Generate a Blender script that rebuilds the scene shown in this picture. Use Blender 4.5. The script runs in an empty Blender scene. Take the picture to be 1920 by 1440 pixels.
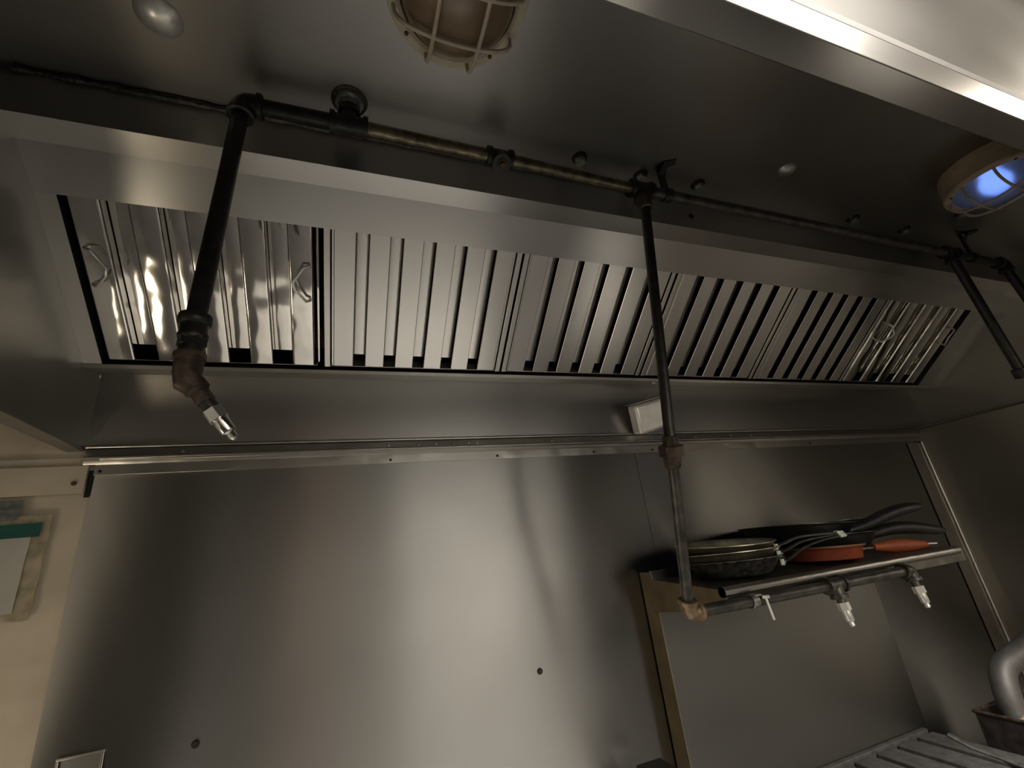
import bpy, bmesh, math, random
from mathutils import Vector, Matrix
C = bpy.context.scene.collection
sc = bpy.context.scene
PI = math.pi
random.seed(7)

# ------------------------------------------------------------------ camera
F_PX = 841.86
cam_d = bpy.data.cameras.new('camera'); cam = bpy.data.objects.new('camera', cam_d); C.objects.link(cam)
cam_d.sensor_width = 36; cam_d.lens = F_PX / 1920 * 36; cam_d.clip_start = 0.01
Rw = ((0.9383, -0.3272, -0.1117), (0.0177, 0.3681, -0.9296), (0.3453, 0.8703, 0.3512))
r_, d_, f_ = (Vector(v).normalized() for v in Rw)
u_ = -d_
cam.matrix_world = Matrix(((r_.x, u_.x, -f_.x, 0), (r_.y, u_.y, -f_.y, 0), (r_.z, u_.z, -f_.z, 1.6), (0, 0, 0, 1)))
sc.camera = cam

# ------------------------------------------------------------------ world and exposure
w = bpy.data.worlds.new('world'); sc.world = w; w.use_nodes = True
w.node_tree.nodes['Background'].inputs[0].default_value = (0.9, 0.85, 0.8, 1)
w.node_tree.nodes['Background'].inputs[1].default_value = 0.02
sc.view_settings.view_transform = 'Standard'; sc.view_settings.look = 'None'
sc.view_settings.gamma = 1; sc.view_settings.use_curve_mapping = False
sc.view_settings.exposure = 0.83
sc.cycles.use_denoising = True
sc.cycles.max_bounces = 10; sc.cycles.glossy_bounces = 6
sc.cycles.sample_clamp_indirect = 6

# ------------------------------------------------------------------ room light and added fills
def area(name, loc, target, sx, sy, power, col):
    l = bpy.data.lights.new(name, 'AREA'); l.shape = 'RECTANGLE'; l.size = sx; l.size_y = sy
    l.energy = power; l.color = col
    o = bpy.data.objects.new(name, l); C.objects.link(o); o.location = loc
    o.rotation_euler = (Vector(target) - Vector(loc)).to_track_quat('-Z', 'Y').to_euler()
    return o
area('ceiling_lamp_light', (.92, -.72, 2.70), (.92, -.72, 0), .66, 0.36, 96, (1, .945, .87))
area('ceiling_lamp_light', (2.05, -.55, 2.70), (2.05, -.55, 0), .3, 0.3, 22, (1, .90, .76))  # added fill from above, lifts the dark right end
area('wall_washer_light', (1.0, -1.42, 2.70), (1.0, -1.80, 2.25), 1.8, 0.15, 18, (1, .94, .86))  # added fill, brightens the rear wall that the steel reflects
area('counter_heat_lamp_light', (-.95, .72, .98), (-.5, 1.0, 2.05), 0.22, 0.22, 1.1, (1, .84, .60))  # unseen warm source low at the left, put in for filter highlights

# ------------------------------------------------------------------ materials
def new_mat(name):
    m = bpy.data.materials.new(name); m.use_nodes = True
    return m, m.node_tree, m.node_tree.nodes['Principled BSDF']
def ramp(nt, fac, stops):
    r = nt.nodes.new('ShaderNodeValToRGB'); nt.links.new(fac, r.inputs[0])
    el = r.color_ramp.elements
    while len(el) < len(stops): el.new(0.5)
    for e, (p, c) in zip(el, stops):
        e.position = p; e.color = (*c, 1) if len(c) == 3 else c
    return r.outputs[0]
def noise(nt, scale, detail=3, stretch=(1, 1, 1), rough=.5):
    g = nt.nodes.new('ShaderNodeNewGeometry'); mp = nt.nodes.new('ShaderNodeMapping')
    mp.inputs['Scale'].default_value = stretch
    nt.links.new(g.outputs['Position'], mp.inputs[0])
    n = nt.nodes.new('ShaderNodeTexNoise'); n.inputs['Scale'].default_value = scale
    n.inputs['Detail'].default_value = detail; n.inputs['Roughness'].default_value = rough
    nt.links.new(mp.outputs[0], n.inputs['Vector'])
    return n.outputs['Fac']
def onoise(nt, scale, detail=3, stretch=(1, 1, 1)):
    g = nt.nodes.new('ShaderNodeTexCoord'); mp = nt.nodes.new('ShaderNodeMapping')
    mp.inputs['Scale'].default_value = stretch
    nt.links.new(g.outputs['Object'], mp.inputs[0])
    n = nt.nodes.new('ShaderNodeTexNoise'); n.inputs['Scale'].default_value = scale
    n.inputs['Detail'].default_value = detail
    nt.links.new(mp.outputs[0], n.inputs['Vector'])
    return n.outputs['Fac']
def bump(nt, b, h, strength, dist=.01):
    n = nt.nodes.new('ShaderNodeBump'); n.inputs['Strength'].default_value = strength
    n.inputs['Distance'].default_value = dist; nt.links.new(h, n.inputs['Height'])
    nt.links.new(n.outputs[0], b.inputs['Normal']); return n

def steel(name, base=(.50, .475, .44), rough=.3, an=.75, tangent='cross', stretch=(1, 30, 30), dent=.25, dent_scale=3, soil=.5, rv=.1):
    """brushed stainless; tangent 'cross' smears reflections across an X-wise brush, or a fixed world vector"""
    m, nt, b = new_mat(name)
    b.inputs['Metallic'].default_value = 1
    b.inputs['Anisotropic'].default_value = an
    fine = noise(nt, 5, 2, stretch)
    soilf = noise(nt, 2.0, 2, (1, 1, 1), .5)
    mul = nt.nodes.new('ShaderNodeMath'); mul.operation = 'MULTIPLY'
    nt.links.new(fine, mul.inputs[0]); mul.inputs[1].default_value = .03
    add = nt.nodes.new('ShaderNodeMath'); add.operation = 'ADD'
    nt.links.new(mul.outputs[0], add.inputs[0]); nt.links.new(soilf, add.inputs[1])
    dk = tuple(c * (1 - soil) for c in base)
    col = ramp(nt, add.outputs[0], [(.15, dk), (1.0, base)])
    nt.links.new(col, b.inputs['Base Color'])
    rr = ramp(nt, add.outputs[0], [(.15, (rough + rv,) * 3), (1.0, (max(.03, rough - rv),) * 3)])
    nt.links.new(rr, b.inputs['Roughness'])
    if tangent == 'cross':
        g = nt.nodes.new('ShaderNodeNewGeometry')
        v = nt.nodes.new('ShaderNodeVectorMath'); v.operation = 'CROSS_PRODUCT'
        nt.links.new(g.outputs['Normal'], v.inputs[0]); v.inputs[1].default_value = (1, 0, 0)
        nt.links.new(v.outputs[0], b.inputs['Tangent'])
    elif tangent:
        v = nt.nodes.new('ShaderNodeCombineXYZ')
        for i in range(3): v.inputs[i].default_value = tangent[i]
        nt.links.new(v.outputs[0], b.inputs['Tangent'])
    if dent > .1: bump(nt, b, noise(nt, dent_scale, 1), dent, .012)
    return m

def plain(name, base, rough=.5, metal=0, nscale=20, var=.25, bmp=.1, spec=.5):
    m, nt, b = new_mat(name)
    n = onoise(nt, nscale, 4)
    col = ramp(nt, n, [(.3, tuple(c * (1 - var) for c in base)), (.7, tuple(min(1, c * (1 + var)) for c in base))])
    nt.links.new(col, b.inputs['Base Color'])
    b.inputs['Roughness'].default_value = rough; b.inputs['Metallic'].default_value = metal
    b.inputs['Specular IOR Level'].default_value = spec
    if bmp: bump(nt, b, n, bmp, .004)
    return m

M = {}
M['wall_steel'] = steel('brushed_wall_steel', (.38, .373, .36), rv=.03, rough=.33, an=1.0, tangent=(0, 0, 1), dent=.12, dent_scale=2.2, soil=.35)
M['hood_ceiling'] = steel('hood_ceiling_steel', (.42, .413, .40), rough=.33, rv=.03, an=.7, tangent=(0, 1, 0), dent=.2, dent_scale=2.2, soil=.45)
M['hood_x'] = steel('hood_band_steel', (.57, .562, .545), rv=.025, rough=.31, an=.75, dent=.06, dent_scale=2, soil=.25)
M['hood_end'] = steel('hood_end_steel', (.36, .345, .32), rough=.36, rv=.05, an=.4, tangent=(0, 1, 0), dent=.6, dent_scale=5, soil=.45)
M['side_steel'] = steel('side_wall_steel', (.48, .45, .40), rough=.33, rv=.03, an=.7, tangent=(0, 0, 1), dent=.2, dent_scale=3, soil=.5)
M['filter'] = steel('brushed_filter_steel', (.80, .785, .75), rv=.02, rough=.31, an=.7, dent=.07, dent_scale=9, soil=.15)
M['filter_bright'] = steel('polished_filter_steel', (.66, .64, .60), rough=.10, an=0, tangent=None, dent=.35, dent_scale=11, soil=.15, rv=.05)
M['lip'] = steel('front_lip_steel', (.44, .425, .40), rough=.18, an=.2, dent=.08, dent_scale=4, soil=.3)
M['trimsteel'] = steel('trim_steel', (.54, .52, .48), rv=.02, rough=.32, an=.5, dent=.25, dent_scale=14, soil=.4)
M['dark'] = plain('dark_grease', (.012, .011, .010), .6, 0, 30, .4, .2)  # recess shade put into the colour of the plenum
M['hole'] = plain('hole_black', (.004, .004, .004), .9, 0, 30, .2, 0)
M['iron'] = plain('black_iron', (.018, .016, .015), .42, .3, 60, .5, .35)
M['greasy'] = plain('greasy_galvanised', (.16, .14, .095), .34, .85, 45, .55, .5)
M['rust'] = plain('rusty_fitting', (.065, .046, .034), .55, .5, 55, .6, .6)
M['brass'] = plain('bronze_elbow', (.26, .19, .12), .42, .7, 50, .45, .3)
M['pipe_dull'] = plain('dull_pipe', (.085, .08, .072), .4, .7, 40, .5, .3)
M['chrome'] = plain('chrome_nozzle', (.80, .80, .77), .32, .6, 40, .08, .05)
M['chrome_dark'] = plain('bright_chrome', (.62, .62, .60), .16, 1, 40, .1, .1)
M['zinc'] = plain('zinc_fastener', (.34, .34, .32), .38, .9, 60, .3, .3)
M['enamel'] = plain('cream_enamel', (.44, .40, .32), .38, 0, 25, .18, .15)
M['enamel_old'] = plain('yellowed_enamel', (.30, .24, .16), .42, 0, 25, .2, .15)
M['beige'] = plain('beige_wall_paint', (.37, .32, .245), .6, 0, 9, .14, .12)
M['paper'] = plain('laminated_paper', (.62, .60, .53), .25, 0, 14, .06, .3)
M['green'] = plain('green_print', (.03, .14, .11), .3, 0, 30, .1, 0)
M['tape'] = plain('grey_duct_tape', (.22, .23, .215), .42, .3, 90, .25, .8)
M['lam'] = plain('yellowed_lamination', (.48, .42, .30), .25, 0, 40, .25, .7)
M['alu'] = plain('worn_aluminium', (.42, .39, .31), .32, .95, 26, .3, .15)
M['alu_black'] = plain('burnt_aluminium', (.10, .095, .088), .45, .7, 70, .95, .6)
M['nonstick'] = plain('black_nonstick', (.010, .0095, .010), .33, 0, 30, .3, .08)
M['bakelite'] = plain('black_handle_plastic', (.010, .010, .011), .38, 0, 30, .3, .05)
M['orange'] = plain('orange_enamel', (.24, .055, .025), .4, 0, 30, .25, .15)
M['orange_h'] = plain('orange_silicone', (.33, .08, .028), .5, 0, 18, .15, .1)
M['tan_in'] = plain('tan_pan_rim', (.35, .22, .10), .35, .6, 20, .2, 0)
M['guard'] = steel('range_back_steel', (.26, .255, .24), rv=.05, rough=.40, an=.55, tangent=(0, 0, 1), dent=.15, dent_scale=4, soil=.3)
M['guard_side'] = plain('soiled_range_side', (.20, .15, .085), .5, .6, 12, .25, .1)
M['shelf'] = plain('greasy_shelf_steel', (.13, .12, .10), .36, .8, 16, .4, .2)
M['castiron'] = plain('cast_iron_grate', (.075, .073, .07), .5, .3, 50, .3, .4)
M['boxm'] = steel('dull_box_steel', (.62, .60, .54), rough=.3, an=0, tangent=None, dent=.3, dent_scale=20, soil=.1)
M['darktray'] = plain('blackened_tray', (.03, .024, .022), .45, .4, 40, .5, .4)
M['food'] = plain('pale_scraps', (.42, .30, .22), .6, 0, 30, .4, .4)
M['food_r'] = plain('reddish_scraps', (.32, .14, .11), .6, 0, 30, .4, .4)
M['duct'] = plain('dull_aluminium_duct', (.12, .115, .11), .55, .6, 30, .2, .2)
M['satin'] = plain('satin_box_metal', (.80, .78, .74), .38, .5, 30, .08, .1)
M['griddle'] = plain('worn_griddle_steel', (.47, .46, .435), .6, 0, 6, .12, .05)
M['caulk'] = plain('greasy_sealant', (.035, .03, .025), .3, 0, 120, .8, 1.0)
M['tile'] = plain('room_floor_tile', (.035, .032, .03), .75, 0, 6, .2, .05)
M['plaster'] = plain('room_plaster', (.42, .40, .36), .7, 0, 6, .1, .05)

m, nt, b = new_mat('dirty_glass'); M['glass'] = m
b.inputs['Base Color'].default_value = (.55, .42, .28, 1); b.inputs['Roughness'].default_value = .25
b.inputs['Transmission Weight'].default_value = .75
bump(nt, b, onoise(nt, 12, 2), .1, .01)
m, nt, b = new_mat('frosted_clear_glass'); M['glass2'] = m
b.inputs['Base Color'].default_value = (.75, .8, .85, 1); b.inputs['Roughness'].default_value = .28
b.inputs['Transmission Weight'].default_value = .95
bump(nt, b, onoise(nt, 12, 2), .1, .01)
m, nt, b = new_mat('blue_bulb_glow'); M['bulb_on'] = m
b.inputs['Base Color'].default_value = (.2, .3, .8, 1)
b.inputs['Emission Color'].default_value = (.20, .35, 1, 1); b.inputs['Emission Strength'].default_value = 1.0
M['bulb_off'] = plain('unlit_bulb', (.5, .45, .38), .3, 0, 10, .05, 0)

# ------------------------------------------------------------------ mesh helpers
def obj(name, bm, mat, parent=None, smooth=True, bevel=0, label=None):
    me = bpy.data.meshes.new(name)
    bmesh.ops.recalc_face_normals(bm, faces=bm.faces)
    bm.to_mesh(me); bm.free()
    me.materials.append(mat)
    o = bpy.data.objects.new(name, me); C.objects.link(o)
    if parent is not None: o.parent = parent
    if bevel:
        md = o.modifiers.new('bevel', 'BEVEL'); md.width = bevel; md.segments = 3; md.limit_method = 'ANGLE'
        md.angle_limit = math.radians(40)
    if smooth:
        for p in me.polygons: p.use_smooth = True
        try: me.set_sharp_from_angle(angle=math.radians(38))
        except Exception: pass
    if label: o['label'] = label
    return o
def tag(o, label, cat, group=None, kind=None):
    o['label'] = label; o['category'] = cat
    if group: o['group'] = group
    if kind: o['kind'] = kind
    return o
def thing(name, label, cat, loc=(0, 0, 0), rot=(0, 0, 0), group=None):
    o = bpy.data.objects.new(name, None); C.objects.link(o); o.empty_display_size = .05
    o.location = loc; o.rotation_euler = rot
    return tag(o, label, cat, group)
def struct(name, bm, m, **k):
    o = obj(name, bm, m, **k); o['kind'] = 'structure'; return o
def bx(bm, x0, x1, y0, y1, z0, z1):
    vs = [bm.verts.new((x, y, z)) for x in (x0, x1) for y in (y0, y1) for z in (z0, z1)]
    for f in ((0, 1, 3, 2), (4, 6, 7, 5), (0, 4, 5, 1), (2, 3, 7, 6), (0, 2, 6, 4), (1, 5, 7, 3)):
        bm.faces.new([vs[i] for i in f])
    return bm
def NB(): return bmesh.new()
def prism_x(bm, poly, x0, x1):
    """closed (y,z) polygon swept along X"""
    a = [bm.verts.new((x0, y, z)) for y, z in poly]; c = [bm.verts.new((x1, y, z)) for y, z in poly]
    n = len(poly)
    for i in range(n): bm.faces.new((a[i], a[(i + 1) % n], c[(i + 1) % n], c[i]))
    bm.faces.new(a); bm.faces.new(c[::-1]); return bm
def sheet_x(bm, line, x0, x1, t=.0015, side=1):
    """open (y,z) polyline given thickness t, swept along X"""
    pts = [Vector(p) for p in line]; off = []
    for i, p in enumerate(pts):
        d0 = (pts[i] - pts[i - 1]).normalized() if i else (pts[1] - pts[0]).normalized()
        d1 = (pts[i + 1] - pts[i]).normalized() if i < len(pts) - 1 else d0
        n = (Vector((-d0.y, d0.x)) + Vector((-d1.y, d1.x))).normalized()
        off.append(p + n * t * side)
    return prism_x(bm, [tuple(p) for p in pts] + [tuple(p) for p in reversed(off)], x0, x1)
def tube(bm, pts, r, seg=16, cap=True):
    pts = [Vector(p) for p in pts]
    rs = r if isinstance(r, (list, tuple)) else [r] * len(pts)
    rings = []; ref = None
    for i, p in enumerate(pts):
        if i == 0: d = pts[1] - p
        elif i == len(pts) - 1: d = p - pts[i - 1]
        else: d = (pts[i + 1] - p).normalized() + (p - pts[i - 1]).normalized()
        d.normalize()
        if ref is None:
            ref = Vector((0, 0, 1)) if abs(d.z) < .9 else Vector((1, 0, 0))
        a = d.cross(ref).normalized(); b2 = d.cross(a).normalized(); ref = -b2 if False else a.cross(d)
        rings.append([bm.verts.new(p + (a * math.cos(2 * PI * k / seg) + b2 * math.sin(2 * PI * k / seg)) * rs[i]) for k in range(seg)])
    for i in range(len(rings) - 1):
        for k in range(seg):
            bm.faces.new((rings[i][k], rings[i][(k + 1) % seg], rings[i + 1][(k + 1) % seg], rings[i + 1][k]))
    if cap:
        bm.faces.new(rings[0][::-1]); bm.faces.new(rings[-1])
    return bm
def lathe(bm, prof, seg=40, mat=Matrix.Identity(4), closed=False):
    """(r,z) profile about Z, transformed by mat"""
    rings = []
    for r, z in prof:
        if r < 1e-6: rings.append([bm.verts.new(mat @ Vector((0, 0, z)))])
        else: rings.append([bm.verts.new(mat @ Vector((r * math.cos(2 * PI * k / seg), r * math.sin(2 * PI * k / seg), z))) for k in range(seg)])
    n = len(rings); rng = range(n) if closed else range(n - 1)
    for i in rng:
        A, B = rings[i], rings[(i + 1) % n]
        for k in range(seg):
            k2 = (k + 1) % seg
            if len(A) == 1 and len(B) == 1: continue
            if len(A) == 1: bm.faces.new((A[0], B[k], B[k2]))
            elif len(B) == 1: bm.faces.new((A[k], A[k2], B[0]))
            else: bm.faces.new((A[k], A[k2], B[k2], B[k]))
    return bm
def along(p, q):
    """matrix taking +Z from origin onto the direction p->q at p"""
    p = Vector(p); q = Vector(q)
    return Matrix.Translation(p) @ (q - p).to_track_quat('Z', 'Y').to_matrix().to_4x4()
def smooth_path(pts, n=6):
    pts = [Vector(p) for p in pts]; out = []
    P = [pts[0]] + pts + [pts[-1]]
    for i in range(1, len(P) - 2):
        for k in range(n):
            t = k / n; a, b, c, d = P[i - 1], P[i], P[i + 1], P[i + 2]
            out.append(.5 * ((2 * b) + (c - a) * t + (2 * a - 5 * b + 4 * c - d) * t * t + (3 * b - a - 3 * c + d) * t ** 3))
    out.append(pts[-1]); return out
def disc(bm, c, nrm, r, t=.002, seg=20):
    return lathe(bm, [(0, 0), (r, 0), (r, t), (0, t)], seg, along(c, Vector(c) + Vector(nrm)))
def roundbox(name, parent, mat, x0, x1, y0, y1, z0, z1, bev=.003, **k):
    return obj(name, bx(NB(), x0, x1, y0, y1, z0, z1), mat, parent, bevel=bev, **k)

# ------------------------------------------------------------------ key planes
XL, XR, XW = -.55, 2.50, 2.415        # hood ends, side wall below the hood
YW = 1.25                             # back wall
ZC = 2.484                            # hood ceiling
ZB = 1.923                            # hood bottom edge
P1 = Vector((.880, 2.3213)); P2 = Vector((1.1675, 2.0963))     # filter rack top / bottom in (y,z)
DI = (P2 - P1).normalized(); NI = Vector((DI.y, -DI.x))        # NI points at the camera
def inc(x, s, h=0):
    q = P1 + DI * s + NI * h
    return (x, q.x, q.y)
RACK = Matrix(((1, 0, 0, 0), (0, DI.x, NI.x, P1.x), (0, DI.y, NI.y, P1.y), (0, 0, 0, 1)))   # local (x, s, h)
def rackify(bm):
    for v in bm.verts: v.co = RACK @ v.co
    return bm

# ------------------------------------------------------------------ setting
struct('floor', bx(NB(), -3, 3.2, -2.9, 1.35, -.05, 0), M['tile'], smooth=False)
struct('ceiling', bx(NB(), -3, 3.2, -2.9, .11, 2.75, 2.8), M['plaster'], smooth=False)
struct('wall_back', bx(NB(), -3, XW + .5, YW + .004, YW + .1, 0, 2.8), M['beige'], smooth=False)
struct('wall_left', bx(NB(), -3.05, -2.2, -2.9, YW, 0, 2.8), M['plaster'], smooth=False)
struct('wall_rear', bx(NB(), -3, 3.2, -1.95, -1.8, 0, 2.8), M['plaster'], smooth=False)
M['brown'] = plain('brown_door_paint', (.22, .20, .17), .5, 0, 6, .1, .05)
M['pink'] = plain('terracotta_paint', (.46, .37, .31), .6, 0, 6, .1, .05)
M['dgrey'] = plain('dark_grey_paint', (.14, .13, .11), .5, 0, 6, .1, .05)
M['mgrey'] = plain('mid_grey_paint', (.30, .29, .26), .5, 0, 6, .1, .05)
M['dgrey2'] = plain('cupboard_paint', (.035, .033, .03), .5, 0, 6, .1, .05)
M['white'] = plain('white_paint', (.62, .61, .58), .5, 0, 6, .05, .05)
for k, (xa, xb, mm) in enumerate(((-1.75, -1.02, 'dgrey'), (-.93, -.86, 'white'), (-.86, -.42, 'brown'), (-.42, 0, 'pink'), (0, .46, 'mgrey'), (.46, 1.15, 'white'), (1.15, 1.58, 'white'), (1.585, 1.64, 'dgrey2'), (1.645, 2.05, 'white'), (2.05, 2.42, 'dgrey2'))):
    struct('trim_%d' % (k + 1), bx(NB(), xa, xb, -1.81, -1.79, 0, 2.3), M[mm], smooth=False)  # unseen coloured panels added to streak the reflections in the steel
struct('wall_right', bx(NB(), XW, XW + .06, -1.8, YW + .004, 0, 1.915), M['side_steel'], smooth=False)

struct('trim_11', bx(NB(), -2.2, XW, -1.79, -1.25, 0, .92), M['dgrey2'], smooth=False)      # unseen dark block added to darken low reflections in the wall panel
struct('trim_12', bx(NB(), XW - .02, XW - .001, -1.24, -.30, .05, 1.9), M['dgrey2'], smooth=False)      # unseen dark sheet added to keep reflections beside the shelf dark

# stainless panels lining the cooking wall
o = obj('wall_panel', bx(NB(), -.525, .899, YW - .0015, YW + .003, .02, 1.885), M['wall_steel'], smooth=False)
tag(o, 'large brushed stainless wall panel left of the middle pipe, below the hood', 'wall panel', 'stainless panels on the back wall')
o = obj('wall_panel', bx(NB(), .901, XW, YW - .0012, YW + .003, .02, 1.885), M['wall_steel'], smooth=False)
tag(o, 'brushed stainless wall panel on the right, behind the pans and shelf', 'wall panel', 'stainless panels on the back wall')
t = thing('corner_strip', 'narrow steel strip down the corner right of the shelf', 'corner strip', (2.36, YW - .004, .9))
o = obj('flange', bx(NB(), -.045, .05, 0, .002, 0, .955), M['trimsteel'], t, smooth=False)
o = obj('bead', tube(NB(), [(.05, -.004, 0), (.05, -.004, .96)], .004, 10), M['trimsteel'], t)

# ------------------------------------------------------------------ the hood
hood = thing('exhaust_hood', 'long stainless kitchen exhaust hood above the cooking wall', 'exhaust hood', (XL, YW, ZB))
HM = Matrix.Translation((-XL, -YW, -ZB))
def hpart(name, bm, mat, parent=None, **k):
    o = obj(name, bm, mat, None, **k)
    o.data.transform(HM); o.parent = hood
    if parent is not None:
        o.parent = parent
    return o
hpart('ceiling_panel', bx(NB(), XL, XR, .125, .765, ZC, ZC + .004), M['hood_ceiling'], smooth=False)
hpart('upper_back_panel', bx(NB(), XL, XR, .7605, .765, 2.3825, ZC), M['hood_x'], smooth=False)
hpart('soffit_band', sheet_x(NB(), [(.761, 2.3825), (.806, 2.370)], XL, XR, .002, 1), M['hood_x'], smooth=False)
hpart('slanted_fascia', sheet_x(NB(), [(.806, 2.370), (.880, 2.3205), (.884, 2.3260)], XL, XR, .002, 1), M['hood_x'], smooth=False)
# end panels with a folded bottom flange
bm = bx(NB(), XL - .003, XL, .118, YW + .003, ZB, ZC + .004)
hpart('end_panel', bm, M['hood_end'], smooth=False)
hpart('bottom_flange', bx(NB(), XL - .035, XL - .0032, .118, YW + .003, ZB - .002, ZB + .02), M['trimsteel'], bevel=.002)
hpart('end_panel', bx(NB(), XR, XR + .003, .118, YW + .003, ZB, ZC + .004), M['hood_end'], smooth=False)
hpart('bottom_flange', bx(NB(), XW - .012, XR + .003, .118, YW, ZB - .006, ZB), M['trimsteel'], bevel=.002)
# lower back panel
hpart('lower_back_panel', bx(NB(), XL, XR, YW - .002, YW + .003, 1.926, 2.118), M['hood_x'], smooth=False)
hpart('rack_ledge', sheet_x(NB(), [(1.1645, 2.0995), (1.1675, 2.0925), (1.2485, 2.112)], XL, XR, .002, -1), M['trimsteel'], smooth=False)
# rack side flanges, dividers and plenum
bm = NB()
bx(bm, XL, -.517, -.002, .366, -.003, 0); hpart('rack_flange', rackify(bm), M['filter'], smooth=False)
bm = NB()
bx(bm, 2.412, XR, -.002, .366, -.003, 0); hpart('rack_flange', rackify(bm), M['hood_x'], smooth=False)
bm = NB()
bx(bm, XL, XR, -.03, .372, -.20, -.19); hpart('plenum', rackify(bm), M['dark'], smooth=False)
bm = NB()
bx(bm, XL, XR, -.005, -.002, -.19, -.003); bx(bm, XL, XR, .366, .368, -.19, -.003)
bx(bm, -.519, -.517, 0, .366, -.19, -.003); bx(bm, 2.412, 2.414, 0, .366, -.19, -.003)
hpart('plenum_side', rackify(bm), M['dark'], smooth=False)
# front lip: bottom flange, front band, outer face
hpart('front_lip', sheet_x(NB(), [(.141, 1.935), (.141, ZB), (.118, ZB), (.116, 1.955)], XL, XR + .6, .002, -1), M['lip'], bevel=.0015)
hpart('front_face', sheet_x(NB(), [(.116, 1.955), (.124, 1.990), (.14, 2.62)], XL, XR + .6, .002, -1), M['lip'], smooth=False)
# wall trim: ridge, band, ridge, screwed flange
hpart('top_ridge', tube(NB(), [(XL + .004, 1.243, 1.929), (XR - .08, 1.243, 1.929)], .0045, 10), M['trimsteel'])
prof = [(YW - .002, 1.926), (1.238, 1.922), (1.236, 1.906), (1.230, 1.903), (1.230, 1.899), (1.237, 1.896), (1.239, 1.891), (1.241, 1.888), (1.2475, 1.886)]
hpart('wall_channel', sheet_x(NB(), prof, XL + .005, XW, .001, 1), M['trimsteel'], bevel=.0008)
hpart('wall_flange', bx(NB(), -.524, XW, YW - .0065, YW - .002, 1.864, 1.889), M['trimsteel'], bevel=.001)
for x in (-.513, .115, .42, .745, .97, 1.72):
    hpart('screw_hole', disc(NB(), (x, YW - .0065, 1.873), (0, -1, 0), .0035, .0012, 12), M['hole'])
for x in (-.36, .11, .19, .24, .29, .335, .36, .60, 1.05, 1.16, 1.32, 1.42):
    hpart('rivet', lathe(NB(), [(0, .003), (.003, .0025), (.0048, 0), (.0048, -.003)], 12, along((x, 1.2368, 1.912), (x, .5, 1.912))), M['zinc'])
# sealant along the ceiling joint
random.seed(3)
pts = [(XL + i * .02, .7585 - .001 * random.random(), ZC - .004 - .003 * random.random()) for i in range(int(3.05 / .02))]
hpart('sealant_bead', tube(NB(), pts, [random.uniform(.004, .0085) for _ in pts], 8), M['caulk'])
# ceiling plugs
def hexplug(x, y, z=ZC, r=.017):
    o = hpart('hex_plug', lathe(NB(), [(0, .016), (r * .72, .016), (r * .8, .014), (r * .8, .006), (0, .006)], 6, along((x, y, z), (x, y, z - 1))), M['zinc'], smooth=False)
    o2 = hpart('gasket', lathe(NB(), [(0, .005), (r, .005), (r * 1.15, 0), (0, 0)], 20, along((x, y, z), (x, y, z - 1))), M['iron'], o)
for x, y in ((.526, .700), (.712, .712), (.893, .703), (1.528, .706), (1.784, .705), (1.90, .60)): hexplug(x, y)
dome = [(0, .017), (.012, .0155), (.024, .010), (.031, .004), (.034, 0), (.034, -.002)]
hpart('dome_plug', lathe(NB(), dome, 32, along((-.30, .608, ZC), (-.3, .608, 0))), M['chrome'])
hpart('dome_plug', lathe(NB(), [(r * .75, z * .7) for r, z in dome], 32, along((1.111, .604, ZC), (1.111, .604, 0))), M['zinc'])
hpart('open_hole', disc(NB(), (.90, .7605, 2.425), (0, -1, 0), .008, .001, 16), M['hole'])
hpart('open_hole', disc(NB(), (.868, .128, ZB), (0, 0, -1), .004, .0008, 12), M['hole'])
hpart('open_hole', disc(NB(), (XL, .62, 2.36), (1, 0, 0), .006, .001, 12), M['hole'])
hpart('screw', lathe(NB(), [(0, .003), (.004, .002), (.005, 0)], 10, along((-.552, YW - .01, 2.10), (-.552, 0, 2.10))), M['chrome'])
hpart('screw', lathe(NB(), [(0, .005), (.006, .004), (.007, 0)], 6, along((1.005, 1.20, 2.10), (1.005, 1.20, 1))), M['chrome'])

# ------------------------------------------------------------------ baffle filters
def plate(x0, x1, s0, s1, h0, h1, bev, seg=3):
    """a pressed baffle: box with rounded long edges, in rack coordinates"""
    bm = NB(); prof = [(x0, h0)]
    for k in range(seg + 1):
        a = PI / 2 * k / seg; prof.append((x0 + bev - bev * math.cos(a), h1 - bev + bev * math.sin(a)))
    for k in range(seg + 1):
        a = PI / 2 * k / seg; prof.append((x1 - bev + bev * math.sin(a), h1 - bev + bev * math.cos(a)))
    prof.append((x1, h0))
    N = 8; rows = [[bm.verts.new((x, s0 + (s1 - s0) * i / N, h)) for x, h in prof] for i in range(N + 1)]
    for i in range(N):
        for k in range(len(prof)):
            k2 = (k + 1) % len(prof)
            bm.faces.new((rows[i][k], rows[i][k2], rows[i + 1][k2], rows[i + 1][k]))
    bm.faces.new(rows[0]); bm.faces.new(rows[-1][::-1])
    return bm
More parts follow.
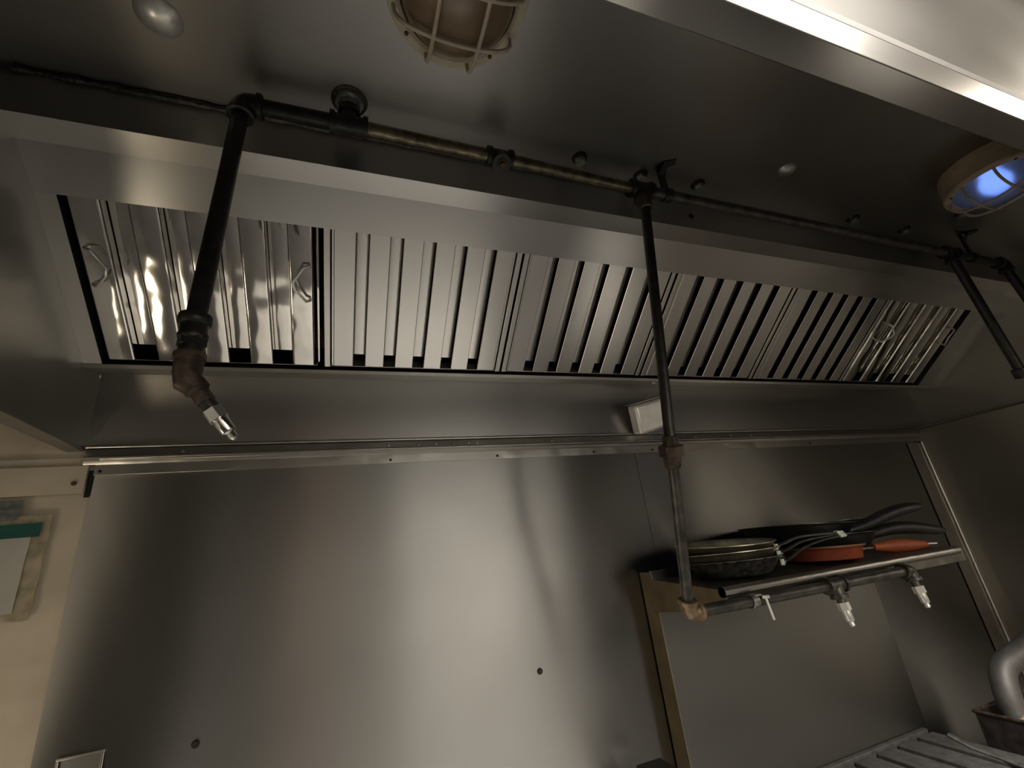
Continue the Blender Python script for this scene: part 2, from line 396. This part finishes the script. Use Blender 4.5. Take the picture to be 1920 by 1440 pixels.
def filt(x0, x1, label, bright=False, handles=()):
    t = thing('baffle_filter', label, 'grease filter', inc(x0, .352, 0), (0, 0, 0), 'baffle filters in the hood rack')
    inv = Matrix.Translation(-Vector(t.location))
    def part(name, bm, mat, parent=t, **k):
        rackify(bm); bmesh.ops.transform(bm, matrix=inv, verts=bm.verts)
        return obj(name, bm, mat, parent, **k)
    fm = M['filter_bright'] if bright else M['filter']
    s0, s1 = -.03, .352
    fr = NB()
    fw = .006 if bright else .014; ft = -.022 if bright else -.002
    bx(fr, x0, x0 + fw, s0, s1, -.045, ft); bx(fr, x1 - fw, x1, s0, s1, -.045, ft)
    bx(fr, x0 + fw, x1 - fw, s1 - .0025, s1, -.045, -.006); bx(fr, x0 + fw, x1 - fw, s0, s0 + .004, -.045, -.004)
    part('frame', fr, fm, bevel=.0012)
    if not bright:      # inner step of the frame
        part('inner_rail', bx(NB(), x0 + fw + .0035, x0 + fw + .0075, s0, s1 - .004, -.03, -.006), fm)
        part('inner_rail', bx(NB(), x1 - fw - .0075, x1 - fw - .0035, s0, s1 - .004, -.03, -.006), fm)
    a, b = (x0 + (.002 if bright else fw + .008)), (x1 - (.012 if bright else fw + .008))
    n = 5 if bright else 6
    if bright:
        pitch = (b - a) / 4.55; pw = pitch * .55; a += 0
    else:
        gap = .030; pw = (b - a - gap * (n - 1)) / n; pitch = pw + gap
    for i in range(n):
        xa = a + i * pitch; xb = xa + pw
        if bright: part('baffle', plate(xa, xb, s0 + .004, s1 - .004, -.028, -.003, .0055, 5), fm)
        else: part('baffle', plate(xa, xb, s0 + .004, s1 - .004, -.020, -.004, .0012, 1), fm, smooth=False)
        if i < n - 1:
            part('rear_baffle', plate(xb - .009, xa + pitch + .009, s0 + .004, s1 - .030, -.044, -.031 if bright else -.0225, .003, 2), fm)
    for hx, hs, sgn in handles:      # bail handles of bent wire
        w = .0034; s_a, s_b = hs
        p = [(hx, s_a, -.004), (hx, s_a, .008), (hx + sgn * .012, s_a + .002, .016), (hx + sgn * .034, (s_a + s_b) / 2 - .005, .024),
             (hx + sgn * .030, (s_a + s_b) / 2 + .012, .024), (hx + sgn * .008, s_b, .016), (hx, s_b, .008), (hx, s_b, -.004)]
        part('bail_handle', tube(NB(), p, w, 8), M['chrome'])
    return t
filt(-.5085, -.066, 'leftmost polished baffle filter with rounded slats, behind the dark drop pipe', True, (((-.492), (.095, .170), 1), (-.085, (.088, .170), -1)))
filt(-.055, .424, 'brushed baffle filter next to the polished one, with small dents on its flat slats')
filt(.430, .916, 'brushed baffle filter whose right edge the middle drop pipe crosses')
filt(.924, 1.414, 'brushed baffle filter just right of the middle drop pipe')
filt(1.422, 1.904, 'dull brushed baffle filter next to the polished one at the far right')
filt(1.912, 2.392, 'rightmost polished baffle filter, narrow in view, with bright reflections low down', True, ((1.955, (.090, .160), 1), (2.372, (.085, .155), -1)))

# ------------------------------------------------------------------ fire suppression piping
YM, ZM = .685, 2.418
fp = thing('suppression_pipe', 'dark fire suppression piping under the hood ceiling with three drops and nozzles', 'pipe', (0, YM, ZC))
FM = Matrix.Translation((0, -YM, -ZC))
def fpart(name, bm, mat, parent=None, **k):
    o = obj(name, bm, mat, None, **k); o.data.transform(FM); o.parent = parent if parent else fp
    return o
def pipe(p, q, mat, r=.0125, name='pipe', seg=20):
    n = 10; p = Vector(p); q = Vector(q)
    return fpart(name, tube(NB(), [p.lerp(q, i / n) for i in range(n + 1)], r, seg), mat)
def collar(bm, p, q, r, L, bead=.0035):
    return lathe(bm, [(0, 0), (r + bead, 0), (r + bead, .006), (r, .0085), (r, L), (0, L)], 20, along(p, q))
def elbow(c, a, b, mat, r=.0165, L=.026, name='elbow'):
    c = Vector(c); a = Vector(a).normalized(); b = Vector(b).normalized()
    pts = [c + a * L] + [c + a * L * .5 * (1 - t) ** 2 + b * L * .5 * t * t for t in (0, .25, .5, .75, 1)] + [c + b * L]
    bm = tube(NB(), pts, r, 20)
    for d in (a, b):
        lathe(bm, [(r, 0), (r + .0035, .001), (r + .0035, .009), (r, .010)], 20, along(c + d * (L - .004), c + d * (L + .01)), True)
        lathe(bm, [(0, 0), (r, 0), (r, .008), (0, .008)], 20, along(c + d * (L - .004), c + d * (L + .01)))
    return fpart(name, bm, mat)
def tee(c, main, br, mat, r=.0165, L=.026):
    c = Vector(c); main = Vector(main).normalized(); br = Vector(br).normalized()
    bm = tube(NB(), [c - main * L, c, c + main * L], r, 20)
    tube(bm, [c, c + br * L], r, 20)
    for d in (main, -main, br):
        lathe(bm, [(0, 0), (r + .0035, 0), (r + .0035, .009), (0, .009)], 20, along(c + d * (L - .004), c + d * (L + .01)))
    return fpart('tee', bm, mat)
def zf(x):
    ks = ((-.2, 2.418), (0, 2.418), (.306, 2.412), (.673, 2.400), (1.935, 2.391), (2.4, 2.389))
    for (xa, za), (xb, zb) in zip(ks, ks[1:]):
        if x <= xb: return za + (zb - za) * (x - xa) / (xb - xa)
    return ks[-1][1]
X1 = -.188; XT = -.005; XA = .306; XB = .673; XC = 1.935; XD = 2.26
elbow((X1, YM, ZM), (1, 0, 0), (0, 0, -1), M['iron'], .019, .028)
pipe((X1 + .02, YM, ZM), (XT - .02, YM, ZM), M['iron'], .0145)
tee((XT, YM, ZM), (1, 0, 0), (0, 0, 1), M['iron'], .018, .030)
pipe((XT, YM, ZM + .02), (XT, YM, ZC), M['iron'], .0135, 'nipple')
g = fpart('ceiling_gland', lathe(NB(), [(.012, .022), (.019, .022), (.021, .018), (.021, .011), (.027, .010), (.030, .006), (.030, 0), (.012, 0)], 8, along((XT, YM, ZC), (XT, YM, 0)), True), M['zinc'])
fpart('washer', lathe(NB(), [(.03, .003), (.034, .002), (.035, 0)], 28, along((XT, YM, ZC), (XT, YM, 0))), M['rust'], g)
pipe((XT + .02, YM, ZM), (XA - .015, YM, zf(XA)), M['greasy'], .0135)
tee((XA, YM, zf(XA)), (1, 0, 0), (0, -.35, -1), M['iron'], .017, .024)
fpart('plug', lathe(NB(), [(0, .040), (.007, .040), (.007, .032), (.012, .031), (.014, .022), (0, .02)], 8, along((XA, YM, zf(XA)), (XA, YM - .35, zf(XA) - 1))), M['rust'])
pipe((XA + .015, YM, zf(XA)), (XB - .015, YM, zf(XB)), M['greasy'], .0125)
tee((XB, YM, zf(XB)), (1, 0, 0), (0, 0, -1), M['iron'], .019, .026)
pipe((XB + .02, YM, zf(XB)), (XC - .02, YM, zf(XC)), M['pipe_dull'], .0135)
tee((XC, YM, zf(XC)), (1, 0, 0), (0, 0, -1), M['iron'], .019, .028)
pipe((XC + .02, YM, zf(XC)), (XD - .02, YM, zf(XD)), M['iron'], .0125)
elbow((XD, YM, zf(XD)), (-1, 0, 0), (0, 0, -1), M['iron'], .019, .028)
# hangers
def hanger(x):
    ZM = zf(x)
    bm = lathe(NB(), [(.0135, -.011), (.0175, -.011), (.0175, .011), (.0135, .011)], 20, along((x, YM, ZM), (x + 1, YM, ZM)), True)
    bx(bm, x - .010, x + .010, YM - .003, YM + .003, ZM + .015, ZC - .001)
    a = [bm.verts.new(v) for v in ((x - .012, YM - .003, ZC - .022), (x + .012, YM - .003, ZC - .022), (x + .014, YM - .012, ZC - .003), (x + .030, YM - .028, ZC - .003), (x + .022, YM - .042, ZC - .003), (x - .006, YM - .028, ZC - .003))]
    c = [bm.verts.new(v.co + Vector((0, .001, .003))) for v in a]
    for i in range(6): bm.faces.new((a[i], a[(i + 1) % 6], c[(i + 1) % 6], c[i]))
    bm.faces.new(a); bm.faces.new(c[::-1])
    return fpart('pipe_hanger', bm, M['iron'], bevel=.0008)
hanger(.752); hanger(2.07)
# left drop and nozzle
A = Vector((X1 - .014, YM - .020, 1.951))
pipe((X1, YM, ZM - .02), A, M['iron'], .0135, 'drop_pipe')
fpart('coupling', lathe(NB(), [(.013, 0), (.0205, .001), (.0215, .006), (.0205, .013), (.0175, .016), (.0175, .028), (.0190, .032), (.0175, .038), (.015, .041)], 24, along(A + Vector((0, 0, .012)), A - Vector((0, 0, 1)))), M['iron'])
fpart('hex_bushing', lathe(NB(), [(.012, 0), (.018, .001), (.018, .012), (.012, .015)], 6, along(A + Vector((0, 0, -.024)), A - Vector((0, 0, 1)))), M['iron'])
pipe(A + Vector((0, 0, -.03)), A + Vector((0, 0, -.062)), M['iron'], .0155, 'nipple')
B = A + Vector((0, 0, -.080)); dn = Vector((.52, .10, -.72)).normalized()
bm = tube(NB(), [B + Vector((0, 0, .026)), B + Vector((0, 0, .006)), B + Vector((.0, 0, -.006)) + dn * .003, B + dn * .016, B + dn * .022], [.0175, .0175, .0175, .016, .016], 22)
lathe(bm, [(0, 0), (.0195, 0), (.0195, .008), (0, .009)], 22, along(B + Vector((0, 0, .032)), B))
fpart('swivel_elbow', bm, M['rust'])
bm = lathe(NB(), [(.012, -.008), (.0155, -.004), (.016, .002), (.012, .006)], 20, along(B + dn * .022, B + dn))
tube(bm, [B + dn * .022, B + dn * .044], .0118, 18)
fpart('swivel_adapter', bm, M['rust'])
pipe(B + dn * .040, B + dn * .060, M['iron'], .0105, 'nipple')
def nozzle(p, dn, k=1.0, mat='chrome'):
    p = Vector(p)
    o = fpart('nozzle', lathe(NB(), [(0, 0), (.0145 * k, 0), (.0145 * k, .018 * k), (0, .019 * k)], 6, along(p, p + dn)), M[mat], smooth=False)
    fpart('nozzle_tip', lathe(NB(), [(0, .018 * k), (.0105 * k, .018 * k), (.0105 * k, .040 * k), (.0085 * k, .043 * k), (.006 * k, .044 * k), (.0068 * k, .052 * k), (.004 * k, .055 * k), (0, .055 * k)], 20, along(p, p + dn)), M[mat], o)
    return o
nozzle(B + dn * .056, dn, .92, 'chrome_dark')
# middle drop: pipe, union, lower pipe, elbow, shelf-side run
T2 = Vector((XB, YM, zf(XB))); 
fpart('bushing', lathe(NB(), [(.012, 0), (.0175, .001), (.018, .020), (.016, .034), (.012, .036)], 20, along(T2 - Vector((0, 0, .024)), T2 - Vector((0, 0, 1)))), M['rust'])
Q = Vector((.690, .885, 1.440))                 # bottom elbow
U = Vector((.652, .775, 1.764))                 # union
Q0 = T2 - Vector((0, 0, .05))
pipe(Q0, U + (Q0 - U).normalized() * .01, M['iron'], .0118, 'drop_pipe')
dU = (Q - U).normalized()
bm = lathe(NB(), [(.012, -.034), (.017, -.033), (.017, -.018), (.020, -.014), (.0275, -.013), (.0275, .008), (.020, .010), (.019, .026), (.016, .034), (.012, .036)], 8, along(U, U + dU))
fpart('union', bm, M['rust'], smooth=False)
pipe(U, Q - dU * .02, M['pipe_dull'], .0118, 'drop_pipe')
elbow(Q, -dU, (1, 0, 0), M['brass'], .0165, .024)
YS, ZS = Q.y, Q.z
XE = 1.425; XN = 1.135
pipe((Q.x + .02, YS, ZS), (XN - .02, YS, ZS), M['pipe_dull'], .0125)
tee((XN, YS, ZS), (1, 0, 0), (0, -.1, -1), M['pipe_dull'], .0165, .026)
pipe((XN + .02, YS, ZS), (XE - .02, YS, ZS), M['pipe_dull'], .0125)
elbow((XE, YS, ZS), (-1, 0, 0), (.0, -.15, -1), M['pipe_dull'], .0160, .022)
for xn in (XN, XE):
    d2 = Vector((.02, -.12, -1)).normalized(); p0 = Vector((xn, YS, ZS))
    pipe(p0 + d2 * .022, p0 + d2 * .046, M['pipe_dull'], .0095, 'nipple')
    nozzle(p0 + d2 * .040, d2, .95)
# clamp holding the run under the shelf edge
bm = lathe(NB(), [(.0132, -.009), (.0155, -.009), (.0155, .009), (.0132, .009)], 20, along((.868, YS, ZS), (1.9, YS, ZS)), True)
bx(bm, .862, .882, YS - .018, YS + .02, ZS + .010, ZS + .014)
fpart('pipe_clamp', bm, M['zinc'], bevel=.0008)
bm = tube(NB(), [(.888, YS - .020, ZS + .008), (.893, YS - .022, ZS - .040)], .0028, 10)
lathe(bm, [(0, 0), (.0085, 0), (.0085, .006), (0, .006)], 6, along((.8885, YS - .02, ZS + .004), (.8885, YS - .02, ZS + 1)))
fpart('clamp_bolt', bm, M['chrome'])
fpart('strut_channel', tube(NB(), [(.80, YS + .012, ZS + .0255), (XE + .26, YS + .012, ZS + .0255)], .0115, 14), M['trimsteel'])
# right drops
E1 = Vector((2.05, .713, 1.977)); E2 = Vector((2.40, .71, 2.13))
T3 = Vector((XC, YM, zf(XC))); T4 = Vector((XD, YM, zf(XD)))
pipe(T3 + (E1 - T3).normalized() * .02, E1, M['iron'], .0135, 'drop_pipe')
fpart('coupling', lathe(NB(), [(.013, 0), (.021, .002), (.021, .03), (.013, .033)], 20, along(E1, E1 + (E1 - T3))), M['iron'])
pipe(T4 + (E2 - T4).normalized() * .02, E2, M['iron'], .0135, 'drop_pipe')

# ------------------------------------------------------------------ caged lights
def caged_light(x, y, label, enamel, glass, on):
    t = thing('caged_light', label, 'ceiling light', (x, y, ZC), (0, 0, 0), 'caged lights on the hood ceiling')
    D = .070
    obj('base_ring', lathe(NB(), [(.06, 0), (.104, 0), (.108, -.02), (.110, -D + .010), (.112, -D + .006), (.110, -D), (.097, -D - .002), (.092, -D + .002), (.090, -.030), (.06, -.02)], 48, closed=True), enamel, t)
    gp = [(.090 * math.cos(a), -D + .010 - .060 * math.sin(a)) for a in [PI / 2 * k / 10 for k in range(11)]]
    gi = [(max(0, r - .004) if r > .01 else 0, z + .004) for r, z in reversed(gp)]
    obj('glass_globe', lathe(NB(), gp[:-1] + [(0, gp[-1][1])] + gi, 40, closed=True), glass, t)
    bl = obj('bulb', lathe(NB(), [(0, -.098), (.018, -.094), (.032, -.078), (.034, -.062), (.022, -.035), (.014, 0)], 24), M['bulb_on' if on else 'bulb_off'], t)
    def arch(off, axis):
        R = .103; L = math.sqrt(R * R - off * off); pts = []
        for k in range(17):
            a = PI * k / 16; u = -math.cos(a) * L; z = -D + .004 - .062 * (math.sin(a) ** .6) * (L / R) ** .7
            pts.append((u, off, z) if axis == 0 else (off, u, z))
        return tube(NB(), pts, .0034, 8)
    for off in (-.036, .036):
        obj('cage_wire', arch(off, 0), enamel, t); obj('cage_wire', arch(off, 1), enamel, t)
    for k in range(4):
        a = PI / 4 + k * PI / 2
        obj('screw', lathe(NB(), [(0, -.0745), (.003, -.074), (.004, -.071)], 8, Matrix.Translation((.101 * math.cos(a), .101 * math.sin(a), 0))), M['rust'], t)
    return t
caged_light(.153, .414, 'unlit caged light with brown glass at the top centre of the hood ceiling', M['enamel'], M['glass'], False)
caged_light(1.70, .445, 'caged light with yellowed ring and blue glow at the right of the hood ceiling', M['enamel_old'], M['glass2'], True)

# ------------------------------------------------------------------ small box on the hood's lower back panel
t = thing('steel_box', 'small bent stainless box mounted crooked on the hood back, behind the middle pipe', 'metal box', (.945, YW - .024, 1.985), (math.radians(17), math.radians(-14), 0))
obj('box_body', bx(NB(), -.055, .085, -.045, 0, -.050, .048), M['satin'], t, bevel=.010)
obj('top_flange', bx(NB(), -.062, .092, -.030, 0, .050, .053), M['trimsteel'], t)

# ------------------------------------------------------------------ left wall things
t = thing('wall_trim_strip', 'cream painted metal strip screwed across the beige wall, left of the steel panel', 'trim strip', (-.60, YW, 1.87))
obj('strip', sheet_x(NB(), [(0, .036), (-.004, .035), (-.004, .022), (-.010, .016), (-.010, -.044)], -1.5, .066, .002, 1), M['beige'], t, smooth=False)
obj('gap_filler', bx(NB(), .0665, .0755, -.004, 0, -.052, .006), M['hole'], t)  # black strip painted in for the shaded gap beside the panel
obj('screw', disc(NB(), (.048, -.010, -.022), (0, -1, 0), .005, .003, 10), M['rust'], t)
t = thing('laminated_notice', 'laminated white notice with a green header on the beige wall at the left edge', 'notice', (-.722, YW - .001, 1.70))
def sheet_y(bm, x0, x1, z0, z1, wob, y=-.001, n=14, sk=0):
    rows = []
    for i in range(n + 1):
        zz = z0 + (z1 - z0) * i / n; row = []
        for k in range(n + 1):
            xx = x0 + (x1 - x0) * k / n
            row.append(bm.verts.new((xx + sk * (i / n) + wob * .6 * math.sin(i * 1.3) * (k / n), y - abs(wob) * (1 + math.sin(k * .9 + i * 1.1)), zz)))
        rows.append(row)
    for i in range(n):
        for k in range(n): bm.faces.new((rows[i][k], rows[i][k + 1], rows[i + 1][k + 1], rows[i + 1][k]))
    r = bmesh.ops.solidify(bm, geom=list(bm.faces), thickness=.0006); return bm
obj('lamination', sheet_y(NB(), -.18, .145, -.115, .085, .0013, -.0022, sk=.0), M['lam'], t)
obj('page', sheet_y(NB(), -.18, .118, -.100, .068, .0004, -.0062), M['paper'], t)
obj('green_header', sheet_y(NB(), -.18, .132, .042, .070, .0001, -.0074), M['green'], t)
o = obj('duct_tape', sheet_y(NB(), -.95, -.630, 1.778, 1.818, .0006, YW - .0098), M['tape'])
tag(o, 'grey duct tape strip stuck along the top of the notice', 'tape')
t = thing('cover_plate', 'recessed steel cover plate low on the wall panel at bottom left', 'cover plate', (-.452, YW - .0015, 1.30))
bm = NB()
for a in ((-.036, .036, .038, .043), (-.036, .036, -.043, -.038)): bx(bm, a[0], a[1], -.006, 0, a[2], a[3])
bx(bm, -.036, -.031, -.006, 0, -.038, .038); bx(bm, .031, .036, -.006, 0, -.038, .038)
obj('rim', bm, M['trimsteel'], t, bevel=.001)
obj('plate', bx(NB(), -.031, .031, -.002, 0, -.038, .038), M['guard'], t)
for x, z in ((-.27, 1.318), (.477, 1.312)):
    o = obj('panel_screw', lathe(NB(), [(0, .004), (.005, .0035), (.0075, .001), (.0075, -.001)], 14, along((x, YW - .002, z), (x, 0, z))), M['iron'])
    tag(o, 'dark screw in the steel wall panel, ' + ('left one near the cover plate' if x < 0 else 'right one left of the range'), 'screw', 'screws in the wall panel')

# ------------------------------------------------------------------ range with back guard and shelf
XS, XQ = .826, 1.742
YG = 1.19
rg = thing('kitchen_range', 'stainless kitchen range back with a high shelf, lower right', 'range', (XS, YG, 0))
RM = Matrix.Translation((-XS, -YG, 0))
def rpart(name, bm, mat, **k):
    o = obj(name, bm, mat, None, **k); o.data.transform(RM); o.parent = rg; return o
rpart('back_guard', bx(NB(), XS + .0025, XQ - .022, YG, YW - .006, .93, 1.48), M['guard'], bevel=.002)
rpart('guard_side', bx(NB(), XS, XS + .0025, YG - .002, YW - .006, .93, 1.505), M['guard_side'], label='brown soiled side panel')
rpart('guard_top_rail', bx(NB(), XS + .0025, XQ, YG + .004, YG + .008, 1.48, 1.508), M['guard'], bevel=.001)
bm = prism_x(NB(), [(YG + .003, 1.486), (.935, 1.466), (.921, 1.466), (.915, 1.462), (.915, 1.430), (.918, 1.430), (.918, 1.459), (YG + .003, 1.4835)], XS + .003, XQ + .004)
rpart('shelf', bm, M['shelf'], bevel=.0012)
bm = prism_x(NB(), [(YG - .001, 1.486), (YG - .001, 1.402), (1.00, 1.418), (.925, 1.440), (.92, 1.466)], XS, XS + .002)
rpart('side_gusset', bm, M['guard_side'], smooth=False)
bm = prism_x(NB(), [(YG - .001, 1.486), (YG - .001, 1.402), (1.00, 1.418), (.925, 1.440), (.92, 1.466)], XQ - .004, XQ - .002)
rpart('side_gusset', bm, M['guard_side'], smooth=False)
rpart('front_landing', bx(NB(), 1.48, 1.80, .25, .545, .80, .84), M['griddle'], bevel=.004)  # unseen pale board added to throw light up at the right filters
rpart('cooktop', bx(NB(), XS, XQ - .02, .55, YG, .86, .925), M['castiron'], bevel=.004)
bm = NB(); bx(bm, XS + .02, XQ - .05, YG - .018, YG - .002, .925, .958)
rpart('grate_rail', bm, M['castiron'], bevel=.002)
for i in range(9):
    x = XS + .06 + i * .093
    bm = NB(); bx(bm, x, x + .072, .60, YG - .022, .938, .950)
    rpart('grate_bar', bm, M['castiron'], bevel=.002)

t = thing('griddle', 'wide griddle under the steel wall panel, just below the bottom of the picture', 'griddle', (.12, .85, 0))  # unseen pale block added to bounce light up at the filters
obj('griddle_body', bx(NB(), -.62, .66, -.28, .35, .1, .78), M['guard'], t, bevel=.004)
obj('griddle_plate', bx(NB(), -.62, .66, -.28, .35, .782, .80), M['griddle'], t, bevel=.003)
rpart('front_rod', tube(NB(), [(1.700, 1.12, .952), (1.655, 1.04, .952), (1.60, .80, .952)], .007, 12), M['zinc'])
# ------------------------------------------------------------------ pans on the shelf
def pan_body(R, H, rb, t=.0025, flare=.004):
    prof = [(0, 0), (rb, 0), (rb + .008, .003), (R - .006, H - .006), (R, H), (R + flare, H + .001), (R + flare, H + .003), (R - .001, H + .0025)]
    inner = [(R - .008 - t, H - .006), (rb + .006 - t, .003 + t), (0, t)]
    return lathe(NB(), prof + inner, 48)
def wire_handle(parent, R, H, mat, L=.19, up=.045):
    bm = NB()
    for s in (-1, 1):
        tube(bm, smooth_path([(R - .006, s * .016, H * .55), (R + .02, s * .013, H * .7), (R + .06, s * .007, H + up * .35), (R + L * .7, s * .007, H + up * .8), (R + L, s * .010, H + up)], 5), .0026, 8)
    hd = obj('handle', bm, M['pipe_dull'], parent)
    obj('hanging_loop', tube(NB(), smooth_path([(R + L, -.010, H + up), (R + L + .012, -.007, H + up + .001), (R + L + .016, 0, H + up + .001), (R + L + .012, .007, H + up + .001), (R + L, .010, H + up)], 4), .0038, 8), M['chrome'], hd)
    bm = bx(NB(), R - .010, R + .003, -.024, .024, H * .30, H * .80)
    b = obj('bracket', bm, mat, parent, bevel=.003)
    for s in (-1, 1):
        obj('rivet', lathe(NB(), [(0, .005), (.004, .004), (.006, 0)], 10, along((R + .003, s * .016, H * .55), (R + 1, s * .016, H * .55))), M['zinc'], b)
def flat_handle(parent, R, H, mat, L, ups, wd=.014, z0=None):
    z0 = H * .7 if z0 is None else z0
    n = len(ups); bm = NB(); rows = []
    for i, u in enumerate(ups):
        f = i / (n - 1); x = R + .008 + L * f
        wy = wd * (.62 + .55 * math.sin(PI * min(1, f * .85 + .12))); hz = .0175 * (.75 + .4 * math.sin(PI * f))
        if i == n - 1: wy *= .6; hz *= .6
        rows.append([bm.verts.new((x, wy * math.cos(a), z0 + u + hz * math.sin(a))) for a in [2 * PI * k / 12 for k in range(12)]])
    for i in range(n - 1):
        for k in range(12): bm.faces.new((rows[i][k], rows[i][(k + 1) % 12], rows[i + 1][(k + 1) % 12], rows[i + 1][k]))
    bm.faces.new(rows[0][::-1]); bm.faces.new(rows[-1])
    o = obj('handle', bm, mat, parent)
    md = o.modifiers.new('subdiv', 'SUBSURF'); md.levels = md.render_levels = 2
    return o
RAD = math.radians
def al_pan(loc, rot, label, mat, R=.122, H=.042, up=.02):
    t = thing('frying_pan', label, 'frying pan', loc, rot, 'aluminium frying pans stacked on the shelf')
    obj('pan_body', pan_body(R, H, R * .70), mat, t); wire_handle(t, R, H, M['zinc'], .15, up); return t
PX, PY = .995, 1.055
al_pan((PX + .005, PY, 1.479), (0, RAD(0), RAD(-37)), 'burnt blackened aluminium pan at the bottom of the left stack', M['alu_black'], .122, .038, .030)
al_pan((PX - .004, PY, 1.500), (0, RAD(0), RAD(-36)), 'middle aluminium frying pan of the left stack', M['alu'], .126, .038, .014)
al_pan((PX - .008, PY, 1.524), (RAD(3), RAD(2), RAD(-35)), 'topmost aluminium frying pan of the left stack, slightly tilted', M['alu'], .126, .036, .006)
# orange pan
t = thing('frying_pan', 'orange frying pan with a fat orange handle, front of the shelf', 'frying pan', (1.335, 1.045, 1.4785), (0, RAD(2), RAD(-8)))
R_, H_ = .108, .034
obj('pan_body', pan_body(R_, H_, .088), M['orange'], t)
obj('rim', lathe(NB(), [(R_ - .002, H_ + .003), (R_ + .005, H_ + .003), (R_ + .006, H_ + .006), (R_ - .002, H_ + .006)], 48, closed=True), M['tan_in'], t)
obj('handle_rod', tube(NB(), [(R_ - .002, 0, H_ * .55), (R_ + .05, 0, H_ * .62), (R_ + .10, 0, H_ * .66)], .0035, 10), M['zinc'], t)
hp = [(R_ + .08 + .20 * f, 0, H_ * .68 - .006 * f) for f in [k / 10 for k in range(11)]]
obj('handle', tube(NB(), hp, [.009, .012, .015, .018, .0200, .0210, .0200, .018, .0155, .013, .0105], 16), M['orange_h'], t)
obj('hanging_tip', tube(NB(), [(R_ + .275, 0, H_ * .55), (R_ + .325, 0, H_ * .50)], .003, 10), M['chrome'], t)
obj('bracket', bx(NB(), R_ - .014, R_ + .004, -.02, .02, .006, .026), M['zinc'], t, bevel=.003)
# black pans
t = thing('frying_pan', 'black frying pan nested under the large one, handle pointing right', 'frying pan', (1.37, 1.06, 1.509), (RAD(0), RAD(2), RAD(-10)), 'black frying pans on the shelf')
obj('pan_body', pan_body(.140, .036, .110), M['nonstick'], t)
flat_handle(t, .140, .036, M['bakelite'], .32, [-.004, .006, .014, .016, .014, .008, .0, -.004], .017)
t = thing('frying_pan', 'large black frying pan on top, handle rising to the right', 'frying pan', (1.30, 1.085, 1.541), (RAD(0), RAD(3.5), RAD(-12)), 'black frying pans on the shelf')
obj('pan_body', pan_body(.155, .038, .122), M['nonstick'], t)
flat_handle(t, .155, .038, M['bakelite'], .32, [-.006, .002, .014, .030, .044, .054, .060, .062], .017, .022)
obj('handle_collar', bx(NB(), .153, .175, -.012, .012, .014, .028), M['rust'], t, bevel=.003)
t = thing('frying_pan', 'thin black pan propped behind the large black pan', 'frying pan', (1.52, 1.13, 1.553), (RAD(-3), RAD(2), 0), 'black frying pans on the shelf')
obj('pan_body', pan_body(.105, .020, .085), M['nonstick'], t)

# ------------------------------------------------------------------ things at the lower right corner
TX, TY, TZ = 1.97, .92, .84
t = thing('food_bin', 'blackened square metal bin of scraps at the lower right edge', 'bin', (TX, TY, TZ))
bm = NB()
bx(bm, -.17, .17, -.17, -.166, 0, .16); bx(bm, -.17, .17, .166, .17, 0, .16); bx(bm, -.17, -.166, -.166, .166, 0, .16); bx(bm, .166, .17, -.166, .166, 0, .16); bx(bm, -.166, .166, -.166, .166, 0, .004)
obj('bin_body', bm, M['darktray'], t, bevel=.001)
obj('rolled_rim', tube(NB(), [(-.171, -.171, .161), (.171, -.171, .161), (.171, .171, .161), (-.171, .171, .161), (-.171, -.171, .161)], .005, 8), M['rust'], t)
random.seed(5)
bm = NB()
for i in range(60):
    c = Vector((random.uniform(-.145, .145), random.uniform(-.145, .145), random.uniform(.11, .15)))
    bmesh.ops.create_icosphere(bm, subdivisions=2, radius=random.uniform(.012, .022), matrix=Matrix.Translation(c) @ Matrix.Diagonal((random.uniform(.6, 1.5), 1, random.uniform(.5, .9), 1)))
o = obj('scraps', bm, M['food']); tag(o, 'pile of pale scraps in the blackened bin', 'food scraps', kind='stuff'); o.location = (TX, TY, TZ)
t = thing('equipment_stand', 'dark equipment stand under the scrap bin, right of the range', 'equipment', (2.095, .82, 0))
obj('stand_body', bx(NB(), -.31, .31, -.35, .36, 0, .835), M['darktray'], t, bevel=.004)
t = thing('curved_duct', 'thick bent grey metal tube at the right edge above the bin', 'metal tube', (1.912, 1.03, .965))
obj('tube', tube(NB(), smooth_path([(-.035, 0, -.04), (-.037, 0, .03), (-.033, 0, .085), (-.005, 0, .135), (.05, -.01, .160), (.20, -.02, .185), (.32, -.03, .20)], 6), .032, 28), M['duct'], t)
t = thing('equipment_ledge', 'steel corner of equipment at the bottom edge, left of the range', 'equipment', (.71, 1.14, .9))
obj('top_plate', bx(NB(), -.035, .035, -.05, .05, .185, .189), M['darktray'], t, bevel=.001)
obj('post', bx(NB(), -.035, -.031, -.05, .05, .02, .185), M['darktray'], t)
